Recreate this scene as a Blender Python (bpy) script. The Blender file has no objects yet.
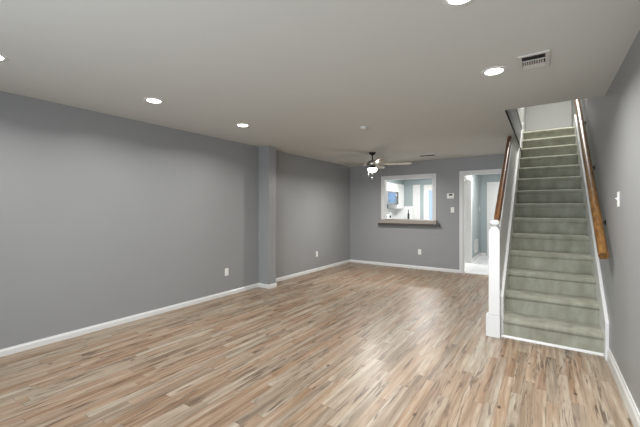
import bpy, bmesh, math, random
from mathutils import Vector, Matrix
random.seed(4)
C = bpy.context.scene
COL = C.collection
PI = math.pi

# ------------------------------------------------------------ camera, world, daylight, exposure
CAM_H = 1.355
cd = bpy.data.cameras.new('camera'); cam = bpy.data.objects.new('camera', cd); COL.objects.link(cam)
cd.sensor_width = 36.0; cd.lens = 332.4 / 640 * 36.0; cd.shift_y = -4.5 / 640; cd.clip_start = 0.05
cam.location = (0, 0, CAM_H); cam.rotation_euler = (PI / 2, 0, math.radians(34.09))
C.camera = cam
w = bpy.data.worlds.new('world'); C.world = w; w.use_nodes = True
w.node_tree.nodes['Background'].inputs[0].default_value = (0.72, 0.84, 1.0, 1)
w.node_tree.nodes['Background'].inputs[1].default_value = 1.0
C.view_settings.view_transform = 'Standard'; C.view_settings.look = 'None'
C.view_settings.gamma = 1.0; C.view_settings.use_curve_mapping = False
C.view_settings.exposure = 0.0

def area(name, loc, rot, sx, sy, power, color, shape='RECTANGLE', spread=PI, parent=None):
    l = bpy.data.lights.new(name, 'AREA'); l.shape = shape; l.size = sx; l.size_y = sy
    l.energy = power; l.color = color; l.spread = spread
    o = bpy.data.objects.new(name, l); COL.objects.link(o); o.location = loc; o.rotation_euler = rot
    if parent: o.parent = parent
    return o

P_DAY, P_CAN, P_FAN, P_KIT, P_HALL, P_UP = 86.0, 15.0, 44.0, 62.0, 26.0, 62.0
# daylight entering through the wide window behind the camera
area('window_daylight', (-1.2, -1.55, 1.15), (PI / 2, 0, 0), 3.0, 1.9, P_DAY, (0.84, 0.92, 1.0), 'RECTANGLE', math.radians(130))

# ------------------------------------------------------------ materials
def lin(*c):
    return tuple((x / 255 / 12.92) if x <= 10 else ((x / 255 + 0.055) / 1.055) ** 2.4 for x in c) + (1.0,)

def base_mat(name):
    m = bpy.data.materials.new(name); m.use_nodes = True
    return m, m.node_tree.nodes, m.node_tree.links, m.node_tree.nodes['Principled BSDF']

def mat(name, col, rough=0.5, metal=0.0, var=0.0, vscale=3.0, bump=0.0, bscale=60.0, spec=0.5, emit=None, estr=0.0, stretch=None):
    m, n, l, b = base_mat(name)
    b.inputs['Roughness'].default_value = rough; b.inputs['Metallic'].default_value = metal
    b.inputs['Specular IOR Level'].default_value = spec
    tc = n.new('ShaderNodeTexCoord')
    src = tc.outputs['Object']
    if stretch:
        mp = n.new('ShaderNodeMapping'); mp.inputs['Scale'].default_value = stretch
        l.new(src, mp.inputs['Vector']); src = mp.outputs['Vector']
    if var > 0:
        t = n.new('ShaderNodeTexNoise'); t.inputs['Scale'].default_value = vscale; t.inputs['Detail'].default_value = 4
        l.new(src, t.inputs['Vector'])
        mx = n.new('ShaderNodeMix'); mx.data_type = 'RGBA'
        mx.inputs[6].default_value = tuple(c * (1 - var) for c in col[:3]) + (1,)
        mx.inputs[7].default_value = tuple(min(1, c * (1 + var)) for c in col[:3]) + (1,)
        l.new(t.outputs['Fac'], mx.inputs[0]); l.new(mx.outputs[2], b.inputs['Base Color'])
    else:
        b.inputs['Base Color'].default_value = col
    if bump > 0:
        t = n.new('ShaderNodeTexNoise'); t.inputs['Scale'].default_value = bscale; t.inputs['Detail'].default_value = 3
        l.new(src, t.inputs['Vector'])
        bp = n.new('ShaderNodeBump'); bp.inputs['Strength'].default_value = bump; bp.inputs['Distance'].default_value = 0.01
        l.new(t.outputs['Fac'], bp.inputs['Height']); l.new(bp.outputs['Normal'], b.inputs['Normal'])
    if emit:
        b.inputs['Emission Color'].default_value = emit; b.inputs['Emission Strength'].default_value = estr
    return m

def floor_material():
    m, n, l, b = base_mat('laminate_planks')
    tc = n.new('ShaderNodeTexCoord'); sp = n.new('ShaderNodeSeparateXYZ'); l.new(tc.outputs['Object'], sp.inputs[0])
    def M(op, a, bb=None, cc=None):
        k = n.new('ShaderNodeMath'); k.operation = op
        for i, v in enumerate((a, bb, cc)):
            if v is None: continue
            if isinstance(v, (int, float)): k.inputs[i].default_value = v
            else: l.new(v, k.inputs[i])
        return k.outputs[0]
    def comb(x, y, z):
        k = n.new('ShaderNodeCombineXYZ')
        for i, v in enumerate((x, y, z)):
            if isinstance(v, (int, float)): k.inputs[i].default_value = v
            else: l.new(v, k.inputs[i])
        return k.outputs[0]
    def white(v):
        k = n.new('ShaderNodeTexWhiteNoise'); k.noise_dimensions = '3D'; l.new(v, k.inputs['Vector'])
        return k
    def noise(v, scale, detail=4, rough=0.55, dist=0.0):
        k = n.new('ShaderNodeTexNoise'); k.inputs['Scale'].default_value = scale
        k.inputs['Detail'].default_value = detail; k.inputs['Roughness'].default_value = rough
        k.inputs['Distortion'].default_value = dist
        l.new(v, k.inputs['Vector']); return k.outputs['Fac']
    def ramp(f, stops):
        k = n.new('ShaderNodeValToRGB'); e = k.color_ramp.elements
        e[0].position, e[0].color = stops[0]; e[1].position, e[1].color = stops[-1]
        for p, c in stops[1:-1]:
            q = e.new(p); q.color = c
        l.new(f, k.inputs[0]); return k.outputs[0]
    def mix(f, a, bb, mode='MIX'):
        k = n.new('ShaderNodeMix'); k.data_type = 'RGBA'; k.blend_type = mode
        for i, v in ((0, f), (6, a), (7, bb)):
            if isinstance(v, (int, float)): k.inputs[i].default_value = v
            elif isinstance(v, tuple): k.inputs[i].default_value = v
            else: l.new(v, k.inputs[i])
        return k.outputs[2]
    W, L = 0.072, 0.85
    X, Y = sp.outputs[0], sp.outputs[1]
    xs = M('DIVIDE', M('ADD', X, 10.0), W); row = M('FLOOR', xs); fx = M('SUBTRACT', xs, row)
    off = white(comb(row, 3.7, 0.0)).outputs['Value']
    ys = M('ADD', M('DIVIDE', M('ADD', Y, 10.0), L), M('MULTIPLY', off, 7.0)); pid = M('FLOOR', ys); fy = M('SUBTRACT', ys, pid)
    r1 = white(comb(row, pid, 1.3)).outputs['Value']
    r2 = white(comb(row, pid, 8.9)).outputs['Value']
    # slow sideways wander of the grain
    wob = M('MULTIPLY', M('SUBTRACT', noise(comb(M('MULTIPLY', X, 3.0), M('MULTIPLY', Y, 1.6), r1), 2.0, 2), 0.5), 0.022)
    XW = M('ADD', X, wob)
    g = comb(M('ADD', XW, M('MULTIPLY', r1, 31.0)), M('MULTIPLY', Y, 0.05), M('MULTIPLY', r2, 17.0))
    g2 = comb(M('ADD', XW, M('MULTIPLY', r2, 23.0)), M('MULTIPLY', Y, 0.06), M('MULTIPLY', r1, 11.0))
    base = ramp(r1, [(0.0, lin(140, 105, 77)), (0.18, lin(164, 131, 103)), (0.40, lin(146, 135, 121)),
                     (0.62, lin(176, 160, 142)), (0.82, lin(152, 117, 87)), (1.0, lin(130, 118, 105))])
    broad = noise(g, 24.0, 2, 0.5, 0.3)
    tint = ramp(broad, [(0.30, lin(92, 74, 59)), (0.39, lin(124, 103, 84)), (0.47, lin(143, 122, 102)), (0.56, lin(158, 142, 125)), (0.68, lin(182, 171, 156)), (0.85, lin(180, 170, 157))])
    col = mix(0.56, base, tint)
    fine = noise(g2, 130.0, 3, 0.6)
    fcol = ramp(fine, [(0.30, (0.70, 0.68, 0.66, 1)), (0.5, (1, 1, 1, 1)), (0.75, (1.12, 1.12, 1.12, 1))])
    col = mix(0.85, col, fcol, 'MULTIPLY')
    # long thin dark mineral streaks: narrow band around one level of a stretched noise
    streak = noise(comb(M('ADD', XW, M('MULTIPLY', r2, 9.0)), M('MULTIPLY', Y, 0.055), r1), 17.0, 3, 0.55, 0.25)
    band = M('ABSOLUTE', M('SUBTRACT', streak, 0.57))
    sf = ramp(band, [(0.008, (1, 1, 1, 1)), (0.036, (0, 0, 0, 1))])
    breakup = ramp(noise(comb(M('MULTIPLY', X, 6.0), M('MULTIPLY', Y, 1.5), r2), 2.2, 2), [(0.42, (0, 0, 0, 1)), (0.57, (0.9, 0.9, 0.9, 1))])
    col = mix(M('MULTIPLY', sf, breakup), col, lin(84, 66, 52))
    # knots
    vo = n.new('ShaderNodeTexVoronoi'); vo.inputs['Scale'].default_value = 6.0
    l.new(comb(X, M('MULTIPLY', Y, 0.6), 0.0), vo.inputs['Vector'])
    kf = ramp(vo.outputs['Distance'], [(0.04, (1, 1, 1, 1)), (0.10, (0, 0, 0, 1))])
    col = mix(M('MULTIPLY', kf, 0.9), col, lin(66, 44, 30))
    # seams between boards
    ex = M('MINIMUM', fx, M('SUBTRACT', 1.0, fx)); ey = M('MINIMUM', fy, M('SUBTRACT', 1.0, fy))
    sx = M('LESS_THAN', ex, 0.012); sy = M('LESS_THAN', ey, 0.0022)
    seam = M('MAXIMUM', sx, sy)
    col = mix(M('MULTIPLY', seam, 0.45), col, lin(66, 52, 42))
    col = mix(1.0, col, (0.93, 0.945, 0.925, 1), 'MULTIPLY')
    l.new(col, b.inputs['Base Color'])
    rg = M('ADD', 0.32, M('MULTIPLY', fine, 0.12)); l.new(rg, b.inputs['Roughness'])
    b.inputs['Specular IOR Level'].default_value = 0.5
    bp = n.new('ShaderNodeBump'); bp.inputs['Strength'].default_value = 0.12; bp.inputs['Distance'].default_value = 0.002
    l.new(M('SUBTRACT', fine, M('MULTIPLY', seam, 1.5)), bp.inputs['Height']); l.new(bp.outputs['Normal'], b.inputs['Normal'])
    return m

def tile_material(name, col, grout, size, rough=0.2):
    m, n, l, b = base_mat(name)
    tc = n.new('ShaderNodeTexCoord')
    br = n.new('ShaderNodeTexBrick'); br.offset = 0.0; br.inputs['Scale'].default_value = 1.0
    br.inputs['Brick Width'].default_value = size; br.inputs['Row Height'].default_value = size
    br.inputs['Mortar Size'].default_value = 0.004
    br.inputs['Color1'].default_value = col; br.inputs['Color2'].default_value = tuple(c * 0.96 for c in col[:3]) + (1,)
    br.inputs['Mortar'].default_value = grout
    l.new(tc.outputs['Object'], br.inputs['Vector']); l.new(br.outputs['Color'], b.inputs['Base Color'])
    b.inputs['Roughness'].default_value = rough
    return m

def wood_material(name, dark, light, rough=0.32):
    m, n, l, b = base_mat(name)
    tc = n.new('ShaderNodeTexCoord'); mp = n.new('ShaderNodeMapping'); mp.inputs['Scale'].default_value = (30, 2.2, 12)
    t = n.new('ShaderNodeTexNoise'); t.inputs['Scale'].default_value = 2.0; t.inputs['Detail'].default_value = 5; t.inputs['Distortion'].default_value = 0.5
    l.new(tc.outputs['Object'], mp.inputs[0]); l.new(mp.outputs[0], t.inputs['Vector'])
    r = n.new('ShaderNodeValToRGB'); r.color_ramp.elements[0].position = 0.35; r.color_ramp.elements[1].position = 0.68
    r.color_ramp.elements[0].color = dark; r.color_ramp.elements[1].color = light
    l.new(t.outputs['Fac'], r.inputs[0]); l.new(r.outputs[0], b.inputs['Base Color'])
    b.inputs['Roughness'].default_value = rough
    return m

def carpet_material():
    m, n, l, b = base_mat('sage_carpet')
    tc = n.new('ShaderNodeTexCoord')
    def noise(s, d, sc=None):
        t = n.new('ShaderNodeTexNoise'); t.inputs['Scale'].default_value = s; t.inputs['Detail'].default_value = d
        if sc:
            mp = n.new('ShaderNodeMapping'); mp.inputs['Scale'].default_value = sc
            l.new(tc.outputs['Object'], mp.inputs[0]); l.new(mp.outputs[0], t.inputs['Vector'])
        else: l.new(tc.outputs['Object'], t.inputs['Vector'])
        return t.outputs['Fac']
    r = n.new('ShaderNodeValToRGB'); r.color_ramp.elements[0].position = 0.3; r.color_ramp.elements[1].position = 0.72
    r.color_ramp.elements[0].color = lin(134, 134, 119); r.color_ramp.elements[1].color = lin(164, 164, 149)
    l.new(noise(9, 6, (1, 1, 0.5)), r.inputs[0])
    f = noise(260, 2)
    mx = n.new('ShaderNodeMix'); mx.data_type = 'RGBA'; mx.blend_type = 'MULTIPLY'; mx.inputs[0].default_value = 0.5
    r2 = n.new('ShaderNodeValToRGB'); r2.color_ramp.elements[0].color = (0.62, 0.62, 0.62, 1); r2.color_ramp.elements[1].color = (1.15, 1.15, 1.15, 1)
    r2.color_ramp.elements[0].position = 0.3; r2.color_ramp.elements[1].position = 0.7
    l.new(f, r2.inputs[0]); l.new(r.outputs[0], mx.inputs[6]); l.new(r2.outputs[0], mx.inputs[7])
    l.new(mx.outputs[2], b.inputs['Base Color'])
    b.inputs['Roughness'].default_value = 0.95; b.inputs['Specular IOR Level'].default_value = 0.1
    b.inputs['Sheen Weight'].default_value = 0.15
    bp = n.new('ShaderNodeBump'); bp.inputs['Strength'].default_value = 0.5; bp.inputs['Distance'].default_value = 0.006
    l.new(f, bp.inputs['Height']); l.new(bp.outputs['Normal'], b.inputs['Normal'])
    return m

GREY = mat('grey_wall_paint', lin(142, 143, 143), 0.42, var=0.03, vscale=1.2, bump=0.12, bscale=55, spec=0.4)
CEIL = mat('ceiling_paint', lin(199, 199, 194), 0.8, var=0.015, vscale=1.5, bump=0.06, bscale=70, spec=0.2)
WHITE = mat('white_trim_paint', lin(212, 212, 210), 0.3, var=0.02, vscale=6)
OFFWHITE = mat('stair_wall_paint', lin(226, 226, 224), 0.5, var=0.05, vscale=9, bump=0.1, bscale=40)
UPWHITE = mat('upper_wall_paint', lin(172, 173, 169), 0.6, bump=0.05, bscale=60)
BLUE = mat('blue_grey_wall_paint', lin(150, 161, 163), 0.5, var=0.02, vscale=2, bump=0.05, bscale=55)
FLOOR = floor_material()
TILE = tile_material('white_floor_tile', lin(224, 226, 228), lin(190, 190, 190), 0.33)
SPLASH = tile_material('white_wall_tile', lin(230, 231, 231), lin(205, 205, 205), 0.12)
CARPET = carpet_material()
OAK = wood_material('stained_oak', lin(92, 62, 28), lin(140, 100, 50))
DARKOAK = wood_material('dark_stained_oak', lin(84, 52, 26), lin(128, 86, 46))
BLADE = wood_material('fan_blade_wood', lin(158, 146, 128), lin(190, 178, 158), 0.25)
NICKEL = mat('brushed_nickel', lin(170, 168, 164), 0.28, 1.0, var=0.04, vscale=20)
BRONZE = mat('dark_bronze_metal', lin(62, 57, 53), 0.35, 0.9, var=0.08, vscale=15)
PLASTIC = mat('white_plastic', lin(228, 227, 222), 0.35, var=0.01)
DARK = mat('dark_slot', lin(28, 28, 28), 0.6, var=0.1)
SCREEN = mat('dark_display', lin(38, 42, 40), 0.15, var=0.05)
VENTGREY = mat('vent_enamel', lin(196, 193, 187), 0.45, var=0.02)
DUCT = mat('duct_shadow_grey', lin(62, 60, 57), 0.7, var=0.08)
LAMP = mat('lamp_lens', lin(255, 250, 240), 0.4, emit=(1.0, 0.95, 0.88, 1), estr=14.0, var=0.005)
GLASSLAMP = mat('frosted_lamp_bowl', lin(255, 252, 245), 0.3, emit=(1.0, 0.96, 0.9, 1), estr=30.0, var=0.005)
STEEL = mat('stainless_steel', lin(178, 184, 192), 0.25, 1.0, var=0.05, vscale=8, stretch=(1, 1, 20))
BLUEGLASS = mat('microwave_glass', lin(84, 112, 146), 0.06, var=0.35, vscale=9)
CABINET = mat('white_cabinet_paint', lin(236, 236, 234), 0.35, var=0.015, vscale=4)
LEDGE = mat('ledge_paint', lin(146, 138, 129), 0.4, var=0.06, vscale=8)
COUNTER = mat('pale_counter', lin(205, 203, 198), 0.25, var=0.08, vscale=60)
DAYGLASS = mat('daylit_glass', lin(70, 85, 105), 0.05, var=0.02, emit=(0.62, 0.78, 1.0, 1), estr=0.85)

# ------------------------------------------------------------ mesh builder
class MB:
    def __init__(s): s.bm = bmesh.new()
    def box(s, x0, x1, y0, y1, z0, z1):
        v = [s.bm.verts.new(p) for p in ((x0, y0, z0), (x1, y0, z0), (x1, y1, z0), (x0, y1, z0),
                                        (x0, y0, z1), (x1, y0, z1), (x1, y1, z1), (x0, y1, z1))]
        for f in ((0, 3, 2, 1), (4, 5, 6, 7), (0, 1, 5, 4), (1, 2, 6, 5), (2, 3, 7, 6), (3, 0, 4, 7)):
            s.bm.faces.new([v[i] for i in f])
        return s
    def prism(s, pts, axis, a, b):
        """extrude a 2-D outline along an axis: x -> (y,z), y -> (x,z), z -> (x,y)"""
        def P(p, t):
            return {'x': (t, p[0], p[1]), 'y': (p[0], t, p[1]), 'z': (p[0], p[1], t)}[axis]
        A = [s.bm.verts.new(P(p, a)) for p in pts]; B = [s.bm.verts.new(P(p, b)) for p in pts]
        s.bm.faces.new(A); s.bm.faces.new(B[::-1]); k = len(pts)
        for i in range(k): s.bm.faces.new((A[i], B[i], B[(i + 1) % k], A[(i + 1) % k]))
        return s
    def lathe(s, prof, cx=0, cy=0, seg=32, mtx=None):
        rings = []
        for r, z in prof:
            ring = []
            for i in range(seg if r > 1e-6 else 1):
                a = 2 * PI * i / seg
                p = Vector((cx + r * math.cos(a), cy + r * math.sin(a), z))
                ring.append(s.bm.verts.new(mtx @ p if mtx else p))
            rings.append(ring)
        for A, B in zip(rings, rings[1:]):
            if len(A) == 1 and len(B) == 1: continue
            for i in range(seg):
                j = (i + 1) % seg
                if len(A) == 1: s.bm.faces.new((A[0], B[j], B[i]))
                elif len(B) == 1: s.bm.faces.new((A[i], A[j], B[0]))
                else: s.bm.faces.new((A[i], A[j], B[j], B[i]))
        return s
    def sweep(s, prof, p0, p1):
        """extrude profile (side, up) along p0 -> p1"""
        p0, p1 = Vector(p0), Vector(p1); d = (p1 - p0).normalized()
        side = d.cross(Vector((0, 0, 1))).normalized(); up = side.cross(d)
        A = [s.bm.verts.new(p0 + side * u + up * v) for u, v in prof]
        B = [s.bm.verts.new(p1 + side * u + up * v) for u, v in prof]
        s.bm.faces.new(A); s.bm.faces.new(B[::-1]); k = len(prof)
        for i in range(k): s.bm.faces.new((A[i], B[i], B[(i + 1) % k], A[(i + 1) % k]))
        return s
    def tube(s, pts, r, seg=10):
        pts = [Vector(p) for p in pts]; rings = []
        for i, p in enumerate(pts):
            d = (pts[min(i + 1, len(pts) - 1)] - pts[max(i - 1, 0)]).normalized()
            u = d.orthogonal().normalized() if i == 0 else (rings_u - d * rings_u.dot(d)).normalized()
            rings_u = u; v = d.cross(u)
            rings.append([s.bm.verts.new(p + (u * math.cos(2 * PI * k / seg) + v * math.sin(2 * PI * k / seg)) * r) for k in range(seg)])
        for A, B in zip(rings, rings[1:]):
            for k in range(seg): s.bm.faces.new((A[k], A[(k + 1) % seg], B[(k + 1) % seg], B[k]))
        s.bm.faces.new(rings[0][::-1]); s.bm.faces.new(rings[-1])
        return s
    def build(s, name, material, parent=None, bevel=0.0, smooth=False, seg=2, kind=None):
        bmesh.ops.recalc_face_normals(s.bm, faces=s.bm.faces)
        if parent is not None:
            off = world_loc(parent)
            bmesh.ops.translate(s.bm, verts=s.bm.verts, vec=-off)
        me = bpy.data.meshes.new(name); s.bm.to_mesh(me); s.bm.free()
        if smooth:
            for p in me.polygons: p.use_smooth = True
        me.materials.append(material)
        o = bpy.data.objects.new(name, me); COL.objects.link(o)
        if parent is not None: o.parent = parent
        if bevel > 0:
            bv = o.modifiers.new('bevel', 'BEVEL'); bv.width = bevel; bv.segments = seg; bv.limit_method = 'ANGLE'
            bv.angle_limit = math.radians(35)
        if smooth:
            try:
                o.data.set_sharp_from_angle(angle=math.radians(40))
            except Exception: pass
        if kind: o['kind'] = kind
        return o

def world_loc(o):
    v = Vector(o.location)
    while o.parent: o = o.parent; v += Vector(o.location)
    return v

def thing(name, label, cat, loc, group=None):
    o = bpy.data.objects.new(name, None); COL.objects.link(o); o.empty_display_size = 0.1
    o.location = loc; o['label'] = label; o['category'] = cat
    if group: o['group'] = group
    return o
def tag(o, label, cat, group=None):
    o['label'] = label; o['category'] = cat
    if group: o['group'] = group
    return o
def struct(name, mb, m, bevel=0.0, label=None):
    o = mb.build(name, m, None, bevel); o['kind'] = 'structure'
    if label: o['label'] = label
    return o
def dup(root, delta, label, group=None):
    r = root.copy(); COL.objects.link(r); r.location = Vector(root.location) + Vector(delta); r['label'] = label
    if group: r['group'] = group
    for ch in list(root.children):
        c = ch.copy(); COL.objects.link(c); c.parent = r
        for g in list(ch.children):
            d = g.copy(); COL.objects.link(d); d.parent = c
    return r

# ------------------------------------------------------------ room dimensions
XL, XR, YF, YB, H = -4.14, 0.475, -1.6, 7.485, 2.44
WB = 0.12                                  # back wall thickness
YK = 10.6                                  # far wall of kitchen and hall
SX0, SX1, SY0 = -0.366, 0.475, 4.01        # stair
RISE, RUN, NST = 0.205, 0.28, 14
UP = RISE * NST                            # upper floor level 2.87
PITCH = RISE / RUN
YTOP = SY0 + (NST - 1) * RUN
YOPEN = 4.16                               # front edge of the stair opening in the ceiling
UH, YU = 5.25, 9.0                         # upper ceiling and far wall upstairs

# ------------------------------------------------------------ setting
struct('floor', MB().box(XL, XR, YF, YB + 0.07, -0.05, 0.0), FLOOR)
struct('floor_tile', MB().box(XL, XR, YB + 0.07, YK, -0.05, 0.004), TILE)
c = MB().box(XL, SX0, YF, YB, H, H + 0.05).box(SX0, XR, YF, YOPEN, H, H + 0.05)
struct('ceiling', c, CEIL)
struct('ceiling_kitchen', MB().box(XL, SX0, YB, YK, H, H + 0.05), CEIL)
struct('wall_left', MB().box(XL - 0.1, XL, YF, YB + WB, 0, H + 0.05), GREY)
struct('wall_right', MB().box(XR, XR + 0.1, YF, YU, 0, UH), GREY)
# pilaster standing out from the left wall
struct('wall_pilaster', MB().box(XL, -3.895, 4.205, 4.375, 0, H), GREY)
# back wall with pass-through and doorway
PX0, PX1, PZ0, PZ1 = -3.2, -2.05, 1.105, 2.065
DX0, DX1, DZ = -1.43, -0.58, 2.085
b = MB()
b.box(XL, PX0, YB, YB + WB, 0, H).box(PX0, PX1, YB, YB + WB, 0, PZ0).box(PX0, PX1, YB, YB + WB, PZ1, H)
b.box(PX1, DX0, YB, YB + WB, 0, H).box(DX0, DX1, YB, YB + WB, DZ, H).box(DX1, SX0 - 0.111, YB, YB + WB, 0, H)
struct('wall_back', b, GREY)
# front wall behind the camera with a wide window opening
f = MB().box(XL, -2.75, YF - 0.1, YF, 0, H).box(0.35, XR, YF - 0.1, YF, 0, H)
f.box(-2.75, 0.35, YF - 0.1, YF, 0, 0.15).box(-2.75, 0.35, YF - 0.1, YF, 2.15, H)
struct('wall_front', f, GREY)
# closed wall under the stair carrying the left handrail
kz = lambda y: 1.165 + (y - 4.03) * PITCH
yk = 4.03 + (H - 1.165) / PITCH
struct('wall_stair', MB().prism([(4.03, 0), (YK, 0), (YK, H), (yk, H), (4.03, kz(4.03))], 'x', SX0 - 0.110, SX0 - 0.030), OFFWHITE)
# floor edge of the upper storey along the stair opening, upper walls, landing
struct('wall_stairwell_edge', MB().box(SX0 - 0.02, SX0, YOPEN, YU, H + 0.0005, UP + 0.02), GREY)
u = MB().box(SX0 - 0.1, SX0, YOPEN, YU, UP + 0.021, UH)
struct('wall_upper_left', u, UPWHITE)
struct('wall_upper_back', MB().box(SX0 - 0.1, XR, YU, YU + 0.1, H + 0.06, UH), UPWHITE)
struct('wall_upper_front', MB().box(SX0 - 0.1, XR, YOPEN - 0.1, YOPEN - 0.001, H + 0.051, UH), GREY)
struct('ceiling_upper', MB().box(SX0 - 0.1, XR, YOPEN - 0.1, YU, UH, UH + 0.05), CEIL)
struct('floor_upper', MB().box(SX0, XR, YTOP + RUN, YU, UP - 0.1, UP), CARPET)
struct('trim_1', MB().box(SX0 - 0.002, SX0 + 0.012, YOPEN + 0.01, YU, UP + 0.021, UP + 0.11), WHITE)

# kitchen and hall beyond the back wall
struct('wall_kitchen_left', MB().box(XL - 0.1, XL - 0.001, YB + WB, YK, 0, H), BLUE)
KX0, KX1 = -3.12, -2.3                     # glazed kitchen door
struct('wall_kitchen_back', MB().box(XL, SX0, YK, YK + 0.1, 0, H), BLUE)
hw = MB().box(-1.67, -1.55, 9.06, YK, 0, H).box(-1.67, -1.55, YB + WB, 9.06, 2.09, H)
struct('wall_hall_left', hw, BLUE)

# baseboards: board with a stepped cap
def board_y(mb, x, side, y0, y1, h=0.066, t=0.014):
    mb.prism([(x, 0), (x + side * t, 0), (x + side * t, h * 0.72), (x + side * t * 0.55, h * 0.86), (x + side * t * 0.45, h), (x, h)], 'y', y0, y1)
def board_x(mb, y, side, x0, x1, h=0.066, t=0.014):
    mb.prism([(y, 0), (y + side * t, 0), (y + side * t, h * 0.72), (y + side * t * 0.55, h * 0.86), (y + side * t * 0.45, h), (y, h)], 'x', x0, x1)
m = MB(); board_y(m, XL, 1, YF, 4.205); board_y(m, XL, 1, 4.375, YB)
struct('baseboard_left', m, WHITE)
m = MB(); board_x(m, 4.205, -1, XL + 0.014, -3.895 + 0.014); board_y(m, -3.895, 1, 4.205, 4.375); board_x(m, 4.375, 1, XL + 0.014, -3.895 + 0.014)
struct('baseboard_pilaster', m, WHITE)
m = MB(); board_x(m, YB, -1, XL + 0.014, DX0 - 0.07); board_x(m, YB, -1, DX1 + 0.07, -0.492)
struct('baseboard_back', m, WHITE)
m = MB(); board_y(m, XR, -1, YF, 3.889, h=0.12, t=0.017)
struct('baseboard_right', m, WHITE)
m = MB(); board_y(m, SX0 - 0.110, -1, 4.06, YB)
struct('baseboard_stair', m, WHITE)
m = MB(); board_y(m, -1.55, 1, 9.15, YK, h=0.09); board_x(m, YK, -1, -1.536, -1.40, h=0.09); board_x(m, YK, -1, -0.56, SX0 - 0.111, h=0.09)
struct('baseboard_hall', m, WHITE)

# pass-through: casing, jamb lining, ledge and its painted shadow strip
win = bpy.data.objects.new('window_1', None); COL.objects.link(win); win.location = (-2.625, YB, PZ0); win['kind'] = 'structure'
win['label'] = 'white framed kitchen pass-through opening in the back wall'
cw = 0.075
m = MB().box(PX0 - cw, PX0, YB - 0.018, YB, PZ0, PZ1 + cw).box(PX1, PX1 + cw, YB - 0.018, YB, PZ0, PZ1 + cw).box(PX0, PX1, YB - 0.018, YB, PZ1, PZ1 + cw)
m.build('casing', WHITE, win, 0.004)
m = MB().box(PX0, PX0 + 0.015, YB, YB + WB, PZ0, PZ1).box(PX1 - 0.015, PX1, YB, YB + WB, PZ0, PZ1).box(PX0 + 0.015, PX1 - 0.015, YB, YB + WB, PZ1 - 0.015, PZ1)
m.build('jamb', WHITE, win)
MB().box(PX0 - 0.125, PX1 + 0.16, YB - 0.09, YB, PZ0 - 0.138, PZ0 - 0.0865).build('ledge_shadow_strip', mat('ledge_shadow_grey', lin(66, 63, 60), 0.5, var=0.05), win, 0.006)  # added dark strip: the ledge's cast shadow on the wall, put in as colour
MB().box(PX0 - 0.1, PX1 + 0.1, YB - 0.11, YB, PZ0 - 0.085, PZ0 - 0.001).box(PX0, PX1, YB, YB + WB + 0.02, PZ0 - 0.0, PZ0 + 0.012).build('ledge', LEDGE, win, 0.006)

# cased doorway
def cased(name, label, x0, x1, z, y, side, depth, wdt=0.07):
    d = bpy.data.objects.new(name, None); COL.objects.link(d); d.location = ((x0 + x1) / 2, y, 0); d['kind'] = 'structure'; d['label'] = label
    ya, yb = sorted((y, y + side * 0.018))
    m = MB().box(x0 - wdt, x0, ya, yb, 0, z + wdt).box(x1, x1 + wdt, ya, yb, 0, z + wdt).box(x0, x1, ya, yb, z, z + wdt)
    m.build('casing', WHITE, d, 0.005)
    if depth:
        m = MB().box(x0, x0 + 0.018, y, y + depth, 0, z).box(x1 - 0.018, x1, y, y + depth, 0, z).box(x0 + 0.018, x1 - 0.018, y, y + depth, z - 0.018, z)
        m.build('jamb', WHITE, d)
    return d
cased('door_1', 'white cased doorway to the hall', DX0, DX1, DZ, YB, -1, WB)
# opening from the hall into the kitchen
d = bpy.data.objects.new('door_2', None); COL.objects.link(d); d.location = (-1.61, 9.06, 0); d['kind'] = 'structure'; d['label'] = 'white cased opening from hall to kitchen'
MB().box(-1.69, -1.53, 9.03, 9.06, 0, 2.09).box(-1.69, -1.53, YB + WB, 9.03, 2.06, 2.09).build('jamb', WHITE, d)
MB().box(-1.55, -1.53, 9.06, 9.14, 0, 2.16).box(-1.55, -1.53, YB + WB, 9.06, 2.09, 2.16).build('casing', WHITE, d, 0.004)

# far doors
def panel_door(name, label, x0, x1, z, y, glass=False):
    d = cased(name, label, x0, x1, z, y, -1, 0)
    if glass:
        fr = 0.09
        m = MB().box(x0, x0 + fr, y - 0.03, y, 0, z).box(x1 - fr, x1, y - 0.03, y, 0, z).box(x0 + fr, x1 - fr, y - 0.03, y, 0, 0.25).box(x0 + fr, x1 - fr, y - 0.03, y, z - 0.12, z)
        m.build('leaf', WHITE, d, 0.004)
        MB().box(x0 + fr, x1 - fr, y - 0.018, y - 0.006, 0.25, z - 0.12).build('pane', DAYGLASS, d)
    else:
        m = MB().box(x0, x1, y - 0.02, y, 0.01, z)
        wd = x1 - x0; s = min(0.11, wd * 0.2)
        # raised stiles and rails around recessed panels
        for a0, a1 in ((x0, x0 + s), (x1 - s, x1)) + (((x0 + x1) / 2 - s / 2, (x0 + x1) / 2 + s / 2),) * (wd > 0.5):
            m.box(a0, a1, y - 0.032, y - 0.02, 0.01, z)
        for z0, z1 in ((0.01, 0.22), (0.92, 1.06), (1.60, 1.70), (z - 0.12, z)):
            m.box(x0, x1, y - 0.0315, y - 0.02, z0, z1)
        m.build('leaf', WHITE, d)
        k = MB().lathe([(0, 0), (0.022, 0), (0.022, 0.006), (0.010, 0.010), (0.010, 0.03), (0.026, 0.04), (0.028, 0.052), (0.02, 0.066), (0, 0.07)],
                       mtx=Matrix.Translation((x1 - min(0.07, wd * 0.2), y - 0.032, 0.95)) @ Matrix.Rotation(PI / 2, 4, 'X'), seg=16)
        k.build('door_knob', NICKEL, d, smooth=True)
    return d
panel_door('door_3', 'white panelled door at the end of the hall', -1.31, -0.60, 2.05, YK)
panel_door('door_4', 'narrow white closet door on kitchen back wall', -3.47, -3.38, 2.06, YK)
panel_door('door_5', 'white glazed door lit by daylight on kitchen back wall', KX0, KX1, 2.05, YK, True)

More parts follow.
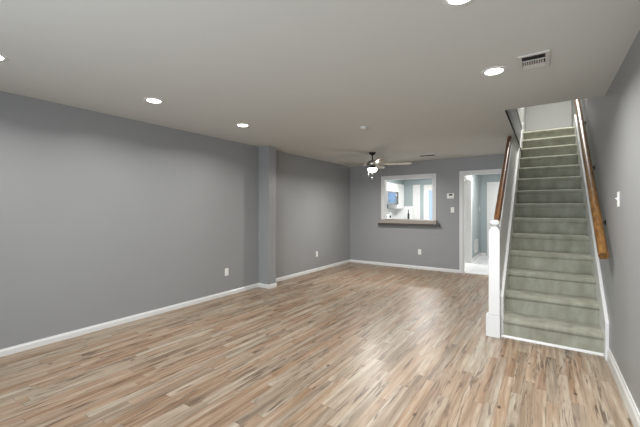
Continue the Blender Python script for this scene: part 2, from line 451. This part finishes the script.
# ------------------------------------------------------------ staircase
st = thing('staircase', 'straight staircase in sage green carpet between white skirt boards, at right', 'stairs', ((SX0 + SX1) / 2, SY0, 0))
TX0, TX1 = SX0, 0.447
for k in range(NST):
    y0 = SY0 + k * RUN; z0 = k * RISE; z1 = z0 + RISE; n = 0.018
    prof = [(y0, z0 + (0.022 if k == 0 else 0)), (y0, z1 - 0.062), (y0 - n * 0.7, z1 - 0.050), (y0 - n, z1 - 0.036), (y0 - n + 0.003, z1 - 0.021), (y0 - n + 0.010, z1 - 0.010),
            (y0 - n + 0.021, z1 - 0.003), (y0 - n + 0.036, z1), (y0 + RUN, z1), (y0 + RUN, z0 + (0.022 if k == 0 else 0))]
    MB().prism(prof, 'x', TX0 + (0.013 if k >= 11 else 0), TX1).build('carpeted_step', CARPET, st, smooth=True)
nz = lambda y: RISE + (y - SY0) * PITCH
ye = YTOP + RUN
y1 = SY0 + (H - 0.006 - 0.20 - RISE) / PITCH
sb = (UP - 0.3) / (ye - SY0 - 0.45)
m = MB().prism([(SY0 + 0.02, 0), (SY0 + 0.02, nz(SY0 + 0.02) + 0.20), (y1, H - 0.006), (SY0 + 0.45 + (H - 0.006) / sb, H - 0.006), (SY0 + 0.45, 0)], 'x', SX0 - 0.029, SX0)
m.build('skirt_board', WHITE, st, 0.002)
m = MB().prism([(y1 + 0.01, H + 0.002), (ye - 0.30, nz(ye - 0.30) + 0.20), (ye, UP + 0.1), (ye, H + 0.002)], 'x', SX0 + 0.001, SX0 + 0.013)
m.build('skirt_board', WHITE, st, 0.002)
m = MB().prism([(SY0 - 0.12, 0), (SY0 - 0.12, nz(SY0 - 0.12) + 0.22), (ye - 0.30, nz(ye - 0.30) + 0.22), (ye, UP + 0.1), (ye, UP - 0.3), (SY0 + 0.45, 0)], 'x', 0.447, XR - 0.001)
m.build('skirt_board', WHITE, st, 0.002)
MB().prism([(SY0 - 0.014, 0), (SY0, 0), (SY0, 0.022), (SY0 - 0.006, 0.020), (SY0 - 0.012, 0.012)], 'x', SX0 - 0.019, 0.447).build('toe_moulding', WHITE, st)

# newel post
nw = thing('newel_post', 'white square newel post with ball top at foot of the stairs', 'newel post', (-0.443, 3.975, 0))
cx, cy = -0.443, 3.975
MB().prism([(cx - 0.080, 3.922), (cx + 0.056, 3.922), (cx + 0.056, 4.029), (cx - 0.080, 4.029)], 'z', 0, 0.235).build('plinth', WHITE, nw, 0.008)
m = MB(); hs = 0.053
v0 = [m.bm.verts.new((cx + sx * hs, cy + sy * hs, 0.235)) for sx, sy in ((-1, -1), (1, -1), (1, 1), (-1, 1))]
v1 = [m.bm.verts.new((cx + sx * hs, cy + sy * hs, 1.118)) for sx, sy in ((-1, -1), (1, -1), (1, 1), (-1, 1))]
v2 = [m.bm.verts.new((cx + sx * 0.03, cy + sy * 0.03, 1.155)) for sx, sy in ((-1, -1), (1, -1), (1, 1), (-1, 1))]
m.bm.faces.new(v0[::-1]); m.bm.faces.new(v2)
for A, B in ((v0, v1), (v1, v2)):
    for i in range(4): m.bm.faces.new((A[i], A[(i + 1) % 4], B[(i + 1) % 4], B[i]))
m.build('shaft', WHITE, nw, 0.006)
MB().lathe([(0.0, 1.150), (0.034, 1.150), (0.037, 1.156), (0.034, 1.164), (0.028, 1.168), (0.028, 1.174), (0.038, 1.179), (0.048, 1.190),
            (0.052, 1.204), (0.049, 1.219), (0.038, 1.232), (0.020, 1.240), (0, 1.242)], cx, cy, 28).build('finial', WHITE, nw, smooth=True)

# handrails
def rail_prof(hw, hh):
    P = []
    for i in range(9):
        a = PI * i / 8
        P.append((hw * math.cos(a), hh * 0.25 + hh * 0.75 * math.sin(a)))
    return P + [(-hw * 1.0, -hh * 0.35), (-hw * 0.72, -hh * 0.55), (-hw * 0.72, -hh), (hw * 0.72, -hh), (hw * 0.72, -hh * 0.55), (hw, -hh * 0.35)]
lx = -0.430
lr = thing('handrail', 'dark wooden handrail rising from the white newel post to the ceiling', 'handrail', (lx, 4.03, 1.2))
zl = lambda y: 1.215 + (y - 4.0) * PITCH
MB().sweep(rail_prof(0.030, 0.034), (lx, 4.015, zl(4.015)), (lx, 5.62, zl(5.62))).build('rail', DARKOAK, lr, 0.004, smooth=True)
m = MB().sweep([(-0.022, -0.048), (0.022, -0.048), (0.022, -0.034), (-0.022, -0.034)], (lx, 4.06, zl(4.06)), (lx, 5.60, zl(5.60)))
m.build('fillet', WHITE, lr)
rx = 0.404
zr = lambda y: 0.964 + (y - 3.61) * PITCH
rr = thing('handrail', 'brown wooden handrail on dark brackets along the right wall', 'handrail', (rx, 3.61, 0.96))
MB().sweep(rail_prof(0.035, 0.038), (rx, 3.61, zr(3.61)), (rx, 7.3, zr(7.3))).build('rail', OAK, rr, 0.004, smooth=True)
for y in (4.12, 4.95, 5.95, 6.9):
    z = zr(y) - 0.04
    m = MB().tube([(rx, y, z + 0.002), (rx, y, z - 0.03), (rx + 0.012, y, z - 0.055), (rx + 0.04, y, z - 0.068), (XR - 0.004, y, z - 0.07)], 0.008)
    m.lathe([(0, 0), (0.028, 0), (0.026, 0.006), (0.012, 0.010), (0, 0.01)], mtx=Matrix.Translation((XR, y, z - 0.07)) @ Matrix.Rotation(-PI / 2, 4, 'Y'), seg=16)
    m.build('bracket', BRONZE, rr, smooth=True)

# ------------------------------------------------------------ ceiling things
def can(x, y, label, k=1.0):
    t = thing('recessed_light', label, 'ceiling light', (x, y, H), 'recessed lights in the living room ceiling')
    MB().lathe([(0.062, H - 0.003), (0.066, H - 0.007), (0.088, H - 0.004), (0.090, H - 0.0005)], x, y, 36).build('trim_ring', WHITE, t, smooth=True)
    MB().lathe([(0, H - 0.005), (0.064, H - 0.005), (0.064, H - 0.001), (0, H - 0.001)], x, y, 36).build('lens', LAMP, t)
    area('downlight', (0, 0, -0.012), (0, 0, 0), 0.12, 0.12, P_CAN * k, (1.0, 0.985, 0.955), 'DISK', math.radians(152), t)
    return t
can(-3.235, 3.00, 'round lit recessed ceiling light nearest the grey pilaster', 0.85)
can(-3.235, 1.82, 'round lit recessed ceiling light over the bare left wall, second from the pilaster', 0.85)
can(-3.235, 0.642, 'recessed ceiling light cut by the left edge of the photo')
can(-0.332, 2.93, 'round lit recessed ceiling light just left of the louvred ceiling vent', 1.85)
can(-0.355, 1.80, 'recessed ceiling light cut by the top edge of the photo', 1.75)

# big register
vx0, vx1, vy0, vy1 = -0.166, 0.030, 2.745, 3.035
vt = thing('ceiling_vent', 'white louvred ceiling vent beside the recessed light near the stairs', 'air vent', ((vx0 + vx1) / 2, (vy0 + vy1) / 2, H))
# vx is the short side, frame all round
fw = 0.028
def frame4(mb, x0, x1, y0, y1, fw, za, zb):
    return mb.box(x0, x1, y0, y0 + fw, za, zb).box(x0, x1, y1 - fw, y1, za, zb).box(x0, x0 + fw, y0 + fw, y1 - fw, za, zb).box(x1 - fw, x1, y0 + fw, y1 - fw, za, zb)
frame4(MB(), vx0, vx1, vy0, vy1, fw, H - 0.010, H - 0.0005).build('frame', VENTGREY, vt, 0.003)
ix0, ix1, iy0, iy1 = vx0 + fw, vx1 - fw, vy0 + fw, vy1 - fw
MB().box(ix0, ix1, iy0, iy1, H - 0.0015, H - 0.0005).build('backing', DUCT, vt)
ym = iy0 + (iy1 - iy0) * 0.36; y2 = iy0 + (iy1 - iy0) * 0.72
MB().box(ix0, ix1, ym - 0.004, ym + 0.004, H - 0.009, H - 0.002).build('bar', VENTGREY, vt)
for i in range(3):
    y = iy0 + 0.012 + i * (ym - iy0 - 0.012) / 3
    MB().prism([(y, H - 0.009), (y + 0.003, H - 0.010), (y + 0.012, H - 0.003), (y + 0.010, H - 0.002)], 'x', ix0, ix1).build('slat', DUCT, vt)
for i in range(9):
    x = ix0 + 0.006 + i * (ix1 - ix0 - 0.01) / 9
    MB().prism([(x, H - 0.010), (x + 0.007, H - 0.010), (x + 0.010, H - 0.002), (x + 0.004, H - 0.002)], 'y', ym + 0.004, y2).build('slat', VENTGREY, vt)
for i in range(3):
    y = y2 + 0.003 + i * (iy1 - y2) / 3
    MB().prism([(y, H - 0.004), (y + 0.024, H - 0.010), (y + 0.025, H - 0.008), (y + 0.003, H - 0.002)], 'x', ix0, ix1).build('slat', VENTGREY, vt)
# far register
fx0, fx1, fy0, fy1 = -2.13, -1.80, 6.68, 6.83
vf = thing('ceiling_vent', 'small grey ceiling vent above the kitchen pass-through near the back wall', 'air vent', ((fx0 + fx1) / 2, (fy0 + fy1) / 2, H))
frame4(MB(), fx0, fx1, fy0, fy1, 0.02, H - 0.010, H - 0.0005).build('frame', VENTGREY, vf, 0.003)
MB().box(fx0 + 0.02, fx1 - 0.02, fy0 + 0.02, fy1 - 0.02, H - 0.0015, H - 0.0005).build('backing', DUCT, vf)
for i in range(6):
    y = fy0 + 0.024 + i * 0.018
    MB().prism([(y, H - 0.003), (y + 0.008, H - 0.014), (y + 0.010, H - 0.013), (y + 0.003, H - 0.002)], 'x', fx0 + 0.02, fx1 - 0.02).build('slat', DUCT, vf)

# smoke detector
sx, sy = -1.985, 3.97
sd = thing('smoke_detector', 'small round off-white smoke detector on the ceiling in front of the fan', 'smoke detector', (sx, sy, H))
MB().lathe([(0, H - 0.012), (0.056, H - 0.012), (0.058, H - 0.008), (0.058, H - 0.0005), (0, H - 0.0005)], sx, sy, 32).build('base', VENTGREY, sd, smooth=True)
MB().lathe([(0, H - 0.034), (0.036, H - 0.033), (0.046, H - 0.026), (0.049, H - 0.012), (0, H - 0.012)], sx, sy, 32).build('cover', CEIL, sd, smooth=True)
MB().lathe([(0.0, H - 0.037), (0.008, H - 0.036), (0.010, H - 0.033), (0, H - 0.033)], sx + 0.02, sy, 12).build('test_button', VENTGREY, sd, smooth=True)

# ceiling fan
FX, FY = -2.745, 5.85
fan = thing('ceiling_fan', 'five-blade ceiling fan with a lit frosted bowl and pull chains', 'ceiling fan', (FX, FY, H))
MB().lathe([(0, H - 0.055), (0.022, H - 0.055), (0.038, H - 0.045), (0.058, H - 0.022), (0.066, H - 0.004), (0.066, H - 0.0005), (0, H - 0.0005)], FX, FY, 28).build('canopy', BRONZE, fan, smooth=True)
MB().lathe([(0, H - 0.17), (0.012, H - 0.17), (0.012, H - 0.05), (0, H - 0.05)], FX, FY, 14).build('downrod', BRONZE, fan, smooth=True)
MB().lathe([(0, 2.30), (0.03, 2.30), (0.034, 2.285), (0.075, 2.275), (0.098, 2.255), (0.102, 2.235), (0.102, 2.205), (0.094, 2.19), (0.07, 2.178), (0.055, 2.17), (0, 2.17)], FX, FY, 36).build('motor_housing', NICKEL, fan, smooth=True)
MB().lathe([(0, 2.17), (0.05, 2.17), (0.055, 2.16), (0.06, 2.145), (0.088, 2.137), (0.088, 2.130), (0, 2.130)], FX, FY, 32).build('light_fitter', BRONZE, fan, smooth=True)
MB().lathe([(0.084, 2.130), (0.086, 2.115), (0.078, 2.092), (0.058, 2.072), (0.03, 2.061), (0, 2.058)], FX, FY, 32).build('lamp_bowl', GLASSLAMP, fan, smooth=True)
area('fan_lamp', (0, 0, 2.05 - H), (0, 0, 0), 0.14, 0.14, P_FAN, (1.0, 0.975, 0.94), 'DISK', PI, fan)
BR = 0.73
yaw = math.radians(34.09)
for i in range(5):
    ang = yaw + math.radians(-9 + 72 * i)
    R = Matrix.Translation((FX, FY, 2.215)) @ Matrix.Rotation(ang, 4, 'Z')
    T = R @ Matrix.Rotation(math.radians(-11), 4, 'X')
    m = MB()
    outl = [(0.16, -0.045), (0.22, -0.058), (0.56, -0.068), (0.67, -0.066), (0.71, -0.054), (BR, -0.03), (BR, 0.03), (0.71, 0.054), (0.67, 0.066), (0.56, 0.068), (0.22, 0.058), (0.16, 0.045)]
    m.prism(outl, 'z', -0.003, 0.004)
    for v in m.bm.verts: v.co = T @ v.co
    m.build('blade', BLADE, fan, 0.0015)
    m = MB(); m.prism([(0.085, -0.018), (0.13, -0.014), (0.17, -0.034), (0.235, -0.030), (0.235, 0.030), (0.17, 0.034), (0.13, 0.014), (0.085, 0.018)], 'z', -0.010, -0.0035)
    for v in m.bm.verts: v.co = T @ v.co
    m.build('blade_arm', NICKEL, fan)
for dx, zb in ((-0.03, 1.99), (0.035, 1.95)):
    px, py = FX + dx * math.cos(yaw), FY + dx * math.sin(yaw) - 0.09
    MB().tube([(px, py + 0.05, 2.142), (px, py, 2.13), (px, py, 2.06), (px, py, zb)], 0.0018, 6).lathe([(0, zb - 0.03), (0.006, zb - 0.026), (0.006, zb - 0.006), (0, zb)], px, py, 10).build('pull_chain', NICKEL, fan, smooth=True)

# ------------------------------------------------------------ wall plates
def plate(name, label, cat, origin, axis, kind, group=None):
    """axis 'x+' faces +X, 'x-' faces -X, 'y-' faces -Y"""
    t = thing(name, label, cat, origin, group)
    M = {'x+': Matrix.Rotation(PI / 2, 4, 'Z'), 'x-': Matrix.Rotation(-PI / 2, 4, 'Z'), 'y-': Matrix.Identity(4)}[axis]
    M = Matrix.Translation(origin) @ M
    def put(mb, nm, mt, bev=0.0):
        for v in mb.bm.verts: v.co = M @ v.co
        return mb.build(nm, mt, t, bev)
    put(MB().box(-0.036, 0.036, -0.006, 0, -0.0585, 0.0585), 'plate', PLASTIC, 0.003)
    if kind == 'outlet':
        for z in (-0.02, 0.02):
            s = put(MB().prism([(-0.016, z - 0.010), (-0.010, z - 0.014), (0.010, z - 0.014), (0.016, z - 0.010), (0.016, z + 0.010), (0.010, z + 0.014), (-0.010, z + 0.014), (-0.016, z + 0.010)], 'y', -0.008, -0.005), 'socket', PLASTIC)
            put(MB().box(-0.007, -0.005, -0.0085, -0.0075, z - 0.003, z + 0.006).box(0.005, 0.007, -0.0085, -0.0075, z - 0.003, z + 0.006), 'slot', DARK)
    else:
        put(MB().box(-0.009, 0.009, -0.0075, -0.005, -0.018, 0.018), 'bezel', PLASTIC, 0.001)
        put(MB().prism([(-0.0055, -0.009), (-0.006, 0.007), (-0.020, 0.013), (-0.020, 0.007)], 'x', -0.004, 0.004), 'toggle', PLASTIC)
    return t
plate('wall_outlet', 'white wall outlet low on the left wall before the pilaster', 'outlet', (XL, 3.50, 0.366), 'x+', 'outlet', 'white wall outlets')
plate('wall_outlet', 'white wall outlet low on the left wall beyond the pilaster', 'outlet', (XL, 5.99, 0.37), 'x+', 'outlet', 'white wall outlets')
plate('wall_outlet', 'white wall outlet low on the back wall below the pass-through', 'outlet', (-2.346, YB, 0.385), 'y-', 'outlet', 'white wall outlets')
plate('light_switch', 'white light switch on back wall under the thermostat', 'light switch', (-1.64, YB, 1.335), 'y-', 'switch')
plate('light_switch', 'white light switch on the right wall beside the handrail', 'light switch', (XR, 3.44, 1.43), 'x-', 'switch')
plate('light_switch', 'white light switch on blue hall wall beyond the doorway', 'light switch', (-1.55, 10.42, 1.36), 'x+', 'switch')
th = thing('thermostat', 'white thermostat with dark display on back wall beside the doorway', 'thermostat', (-1.675, YB, 1.635))
MB().box(-1.750, -1.600, YB - 0.028, YB, 1.577, 1.693).build('case', PLASTIC, th, 0.008)
MB().box(-1.705, -1.638, YB - 0.030, YB - 0.027, 1.640, 1.676).build('display', SCREEN, th)
for i in range(3):
    MB().box(-1.700 + i * 0.024, -1.684 + i * 0.024, YB - 0.031, YB - 0.027, 1.605, 1.615).build('button', VENTGREY, th)

# return-air grille low on the hall wall
gr = thing('wall_grille', 'white return-air grille low on the blue hall wall', 'air vent', (-1.55, 9.85, 0.35))
m = MB().box(-1.55, -1.538, 9.6, 9.63, 0.18, 0.53).box(-1.55, -1.538, 10.07, 10.10, 0.18, 0.53).box(-1.55, -1.538, 9.63, 10.07, 0.18, 0.21).box(-1.55, -1.538, 9.63, 10.07, 0.50, 0.53).box(-1.55, -1.538, 9.63, 10.07, 0.345, 0.365)
m.build('frame', WHITE, gr)
MB().box(-1.55, -1.548, 9.63, 10.07, 0.21, 0.50).build('backing', DUCT, gr)
for i in range(12):
    z = 0.215 + i * 0.0235
    MB().prism([(-1.549, z + 0.016), (-1.540, z), (-1.538, z + 0.001), (-1.547, z + 0.018)], 'y', 9.63, 10.07).build('slat', WHITE, gr)

# ------------------------------------------------------------ kitchen
KF = -3.84                                  # front of upper cabinets
def upper(y0, y1, z0, z1, label):
    t = thing('upper_cabinet', label, 'cabinet', (XL, (y0 + y1) / 2, z0), 'white upper kitchen cabinets')
    MB().box(XL, KF - 0.02, y0 + 0.001, y1 - 0.001, z0, z1).build('body', CABINET, t)
    nd = max(1, round((y1 - y0) / 0.42)); wd = (y1 - y0) / nd
    for i in range(nd):
        a, bb = y0 + i * wd + 0.003, y0 + (i + 1) * wd - 0.003
        m = MB().box(KF - 0.02, KF - 0.008, a, bb, z0 + 0.003, z1 - 0.003)
        r = 0.055
        m.box(KF - 0.008, KF, a, a + r, z0 + 0.003, z1 - 0.003).box(KF - 0.008, KF, bb - r, bb, z0 + 0.003, z1 - 0.003)
        m.box(KF - 0.008, KF, a + r, bb - r, z0 + 0.003, z0 + r).box(KF - 0.008, KF, a + r, bb - r, z1 - r, z1 - 0.003)
        dr = m.build('cabinet_door', CABINET, t)
        hy = bb - 0.03 if i % 2 == 0 else a + 0.03
        MB().lathe([(0, 0), (0.006, 0), (0.006, 0.012), (0.013, 0.018), (0.012, 0.026), (0, 0.028)], mtx=Matrix.Translation((KF, hy, z0 + 0.05)) @ Matrix.Rotation(PI / 2, 4, 'Y'), seg=12).build('knob', NICKEL, dr, smooth=True)
    return t
upper(8.21, 9.09, 1.42, 2.15, 'white upper kitchen cabinet left of the microwave')
upper(9.09, 9.99, 1.887, 2.15, 'short white upper kitchen cabinet above the microwave')
upper(9.99, YK - 0.002, 1.37, 2.15, 'white upper kitchen cabinet right of the microwave against the back wall')
struct('trim_2', MB().box(XL, KF - 0.01, 8.21, YK, 2.152, H), BLUE)
mw = thing('microwave', 'stainless over-range microwave with blue reflecting door under the short cabinet', 'microwave', (XL, 9.54, 1.46))
MB().box(XL, KF + 0.03, 9.10, 9.98, 1.495, 1.885).build('body', STEEL, mw, 0.004)
dr = MB().box(KF + 0.03, KF + 0.055, 9.11, 9.78, 1.505, 1.875).build('door', STEEL, mw, 0.004)
MB().box(KF + 0.055, KF + 0.058, 9.19, 9.70, 1.545, 1.845).build('window', BLUEGLASS, dr)
MB().tube([(KF + 0.055, 9.745, 1.51), (KF + 0.085, 9.745, 1.53), (KF + 0.085, 9.745, 1.82), (KF + 0.055, 9.745, 1.84)], 0.009).build('handle', STEEL, dr, smooth=True)
MB().box(KF + 0.03, KF + 0.052, 9.79, 9.97, 1.505, 1.875).build('control_panel', SCREEN, mw)
rg = thing('kitchen_range', 'white range with dark controls on its backguard under the microwave', 'range', (XL, 9.755, 0))
MB().box(XL, -3.5, 9.38, 10.13, 0.0, 0.91).build('body', CABINET, rg, 0.005)
bg = MB().box(XL, XL + 0.06, 9.38, 10.13, 0.911, 1.24).build('backguard', CABINET, rg, 0.006)
MB().box(XL + 0.06, XL + 0.064, 9.62, 10.03, 1.195, 1.222).build('display', STEEL, bg)
for yy in (9.68, 10.0):
    MB().lathe([(0, 0), (0.045, 0), (0.042, 0.02), (0.02, 0.03), (0, 0.03)], mtx=Matrix.Translation((XL + 0.06, yy, 1.115)) @ Matrix.Rotation(PI / 2, 4, 'Y'), seg=18).build('control_knob', DARK, bg, smooth=True)
MB().box(-3.5, -3.485, 9.42, 10.09, 0.22, 0.78).build('oven_door', CABINET, rg, 0.005)
for bx, by in ((-3.95, 9.56), (-3.95, 9.94), (-3.68, 9.56), (-3.68, 9.94)):
    MB().lathe([(0, 0.911), (0.09, 0.911), (0.09, 0.918), (0.07, 0.923), (0, 0.921)], bx, by, 20).build('burner', DARK, rg, smooth=True)
def base_cab(x0, x1, y0, y1, label, face):
    t = thing('base_cabinet', label, 'cabinet', ((x0 + x1) / 2, (y0 + y1) / 2, 0), 'white base kitchen cabinets')
    MB().box(x0, x1, y0, y1, 0.005, 0.875).build('body', CABINET, t)
    if face == 'x':
        d = MB().box(x1, x1 + 0.018, y0 + 0.01, y1 - 0.01, 0.12, 0.70).build('cabinet_door', CABINET, t, 0.003)
        q = MB().box(x1, x1 + 0.018, y0 + 0.01, y1 - 0.01, 0.715, 0.865).build('drawer', CABINET, t, 0.003)
        for o, z in ((d, 0.64), (q, 0.79)):
            MB().lathe([(0, 0), (0.006, 0), (0.006, 0.012), (0.013, 0.018), (0.012, 0.026), (0, 0.028)], mtx=Matrix.Translation((x1 + 0.018, (y0 + y1) / 2, z)) @ Matrix.Rotation(PI / 2, 4, 'Y'), seg=12).build('knob', NICKEL, o, smooth=True)
    return t
base_cab(XL, -3.53, 8.5, 9.37, 'white base kitchen cabinet left of the range', 'x')
base_cab(XL, -3.53, 10.14, YK - 0.02, 'white base kitchen cabinet in the corner right of the range', 'x')
tag(MB().box(XL, -3.5, 8.5, 9.375, 0.876, 0.915).build('worktop', COUNTER, None, 0.004), 'pale worktop left of the range', 'worktop')
tag(MB().box(XL, -3.5, 10.135, YK - 0.012, 0.876, 0.915).build('worktop', COUNTER, None, 0.004), 'pale worktop in the corner right of the range', 'worktop')
struct('trim_3', MB().box(XL, -3.55, YK - 0.01, YK, 0.915, 1.44).box(XL, XL + 0.008, 8.5, YK - 0.01, 0.915, 1.365), SPLASH)
bt = thing('bottle', 'slim dark bottle standing on the corner worktop before white tile', 'bottle', (-3.60, 10.35, 0.915))
MB().lathe([(0, 0.9155), (0.030, 0.9155), (0.032, 0.925), (0.032, 1.16), (0.026, 1.20), (0.014, 1.235), (0.013, 1.30), (0, 1.30)], -3.60, 10.35, 18).build('body', mat('dark_bottle_glass', lin(52, 54, 54), 0.12, var=0.05), bt, smooth=True)
MB().lathe([(0, 1.30), (0.016, 1.30), (0.016, 1.335), (0, 1.335)], -3.60, 10.35, 14).build('cap', DARK, bt, smooth=True)

# lamps of the rooms beyond and upstairs
def flush(x, y, z, power, label, r=0.16, spread=PI):
    t = thing('flush_light', label, 'ceiling light', (x, y, z))
    MB().lathe([(0, z - 0.03), (r, z - 0.03), (r + 0.01, z - 0.02), (r + 0.01, z - 0.0005), (0, z - 0.0005)], x, y, 28).build('base', WHITE, t, smooth=True)
    MB().lathe([(r - 0.01, z - 0.03), (r - 0.02, z - 0.06), (r * 0.6, z - 0.085), (0, z - 0.095)], x, y, 28).build('diffuser', GLASSLAMP, t, smooth=True)
    area('flush_lamp', (0, 0, -0.11), (0, 0, 0), r * 2, r * 2, power, (1.0, 0.985, 0.96), 'DISK', spread, t)
flush(-2.75, 9.2, H, P_KIT, 'round flush ceiling light in the kitchen')
flush(-1.0, 9.0, H, P_HALL, 'round flush ceiling light in the hall')
flush(0.25, 7.3, UH, P_UP, 'round flush ceiling light above the upstairs landing', spread=math.radians(112))
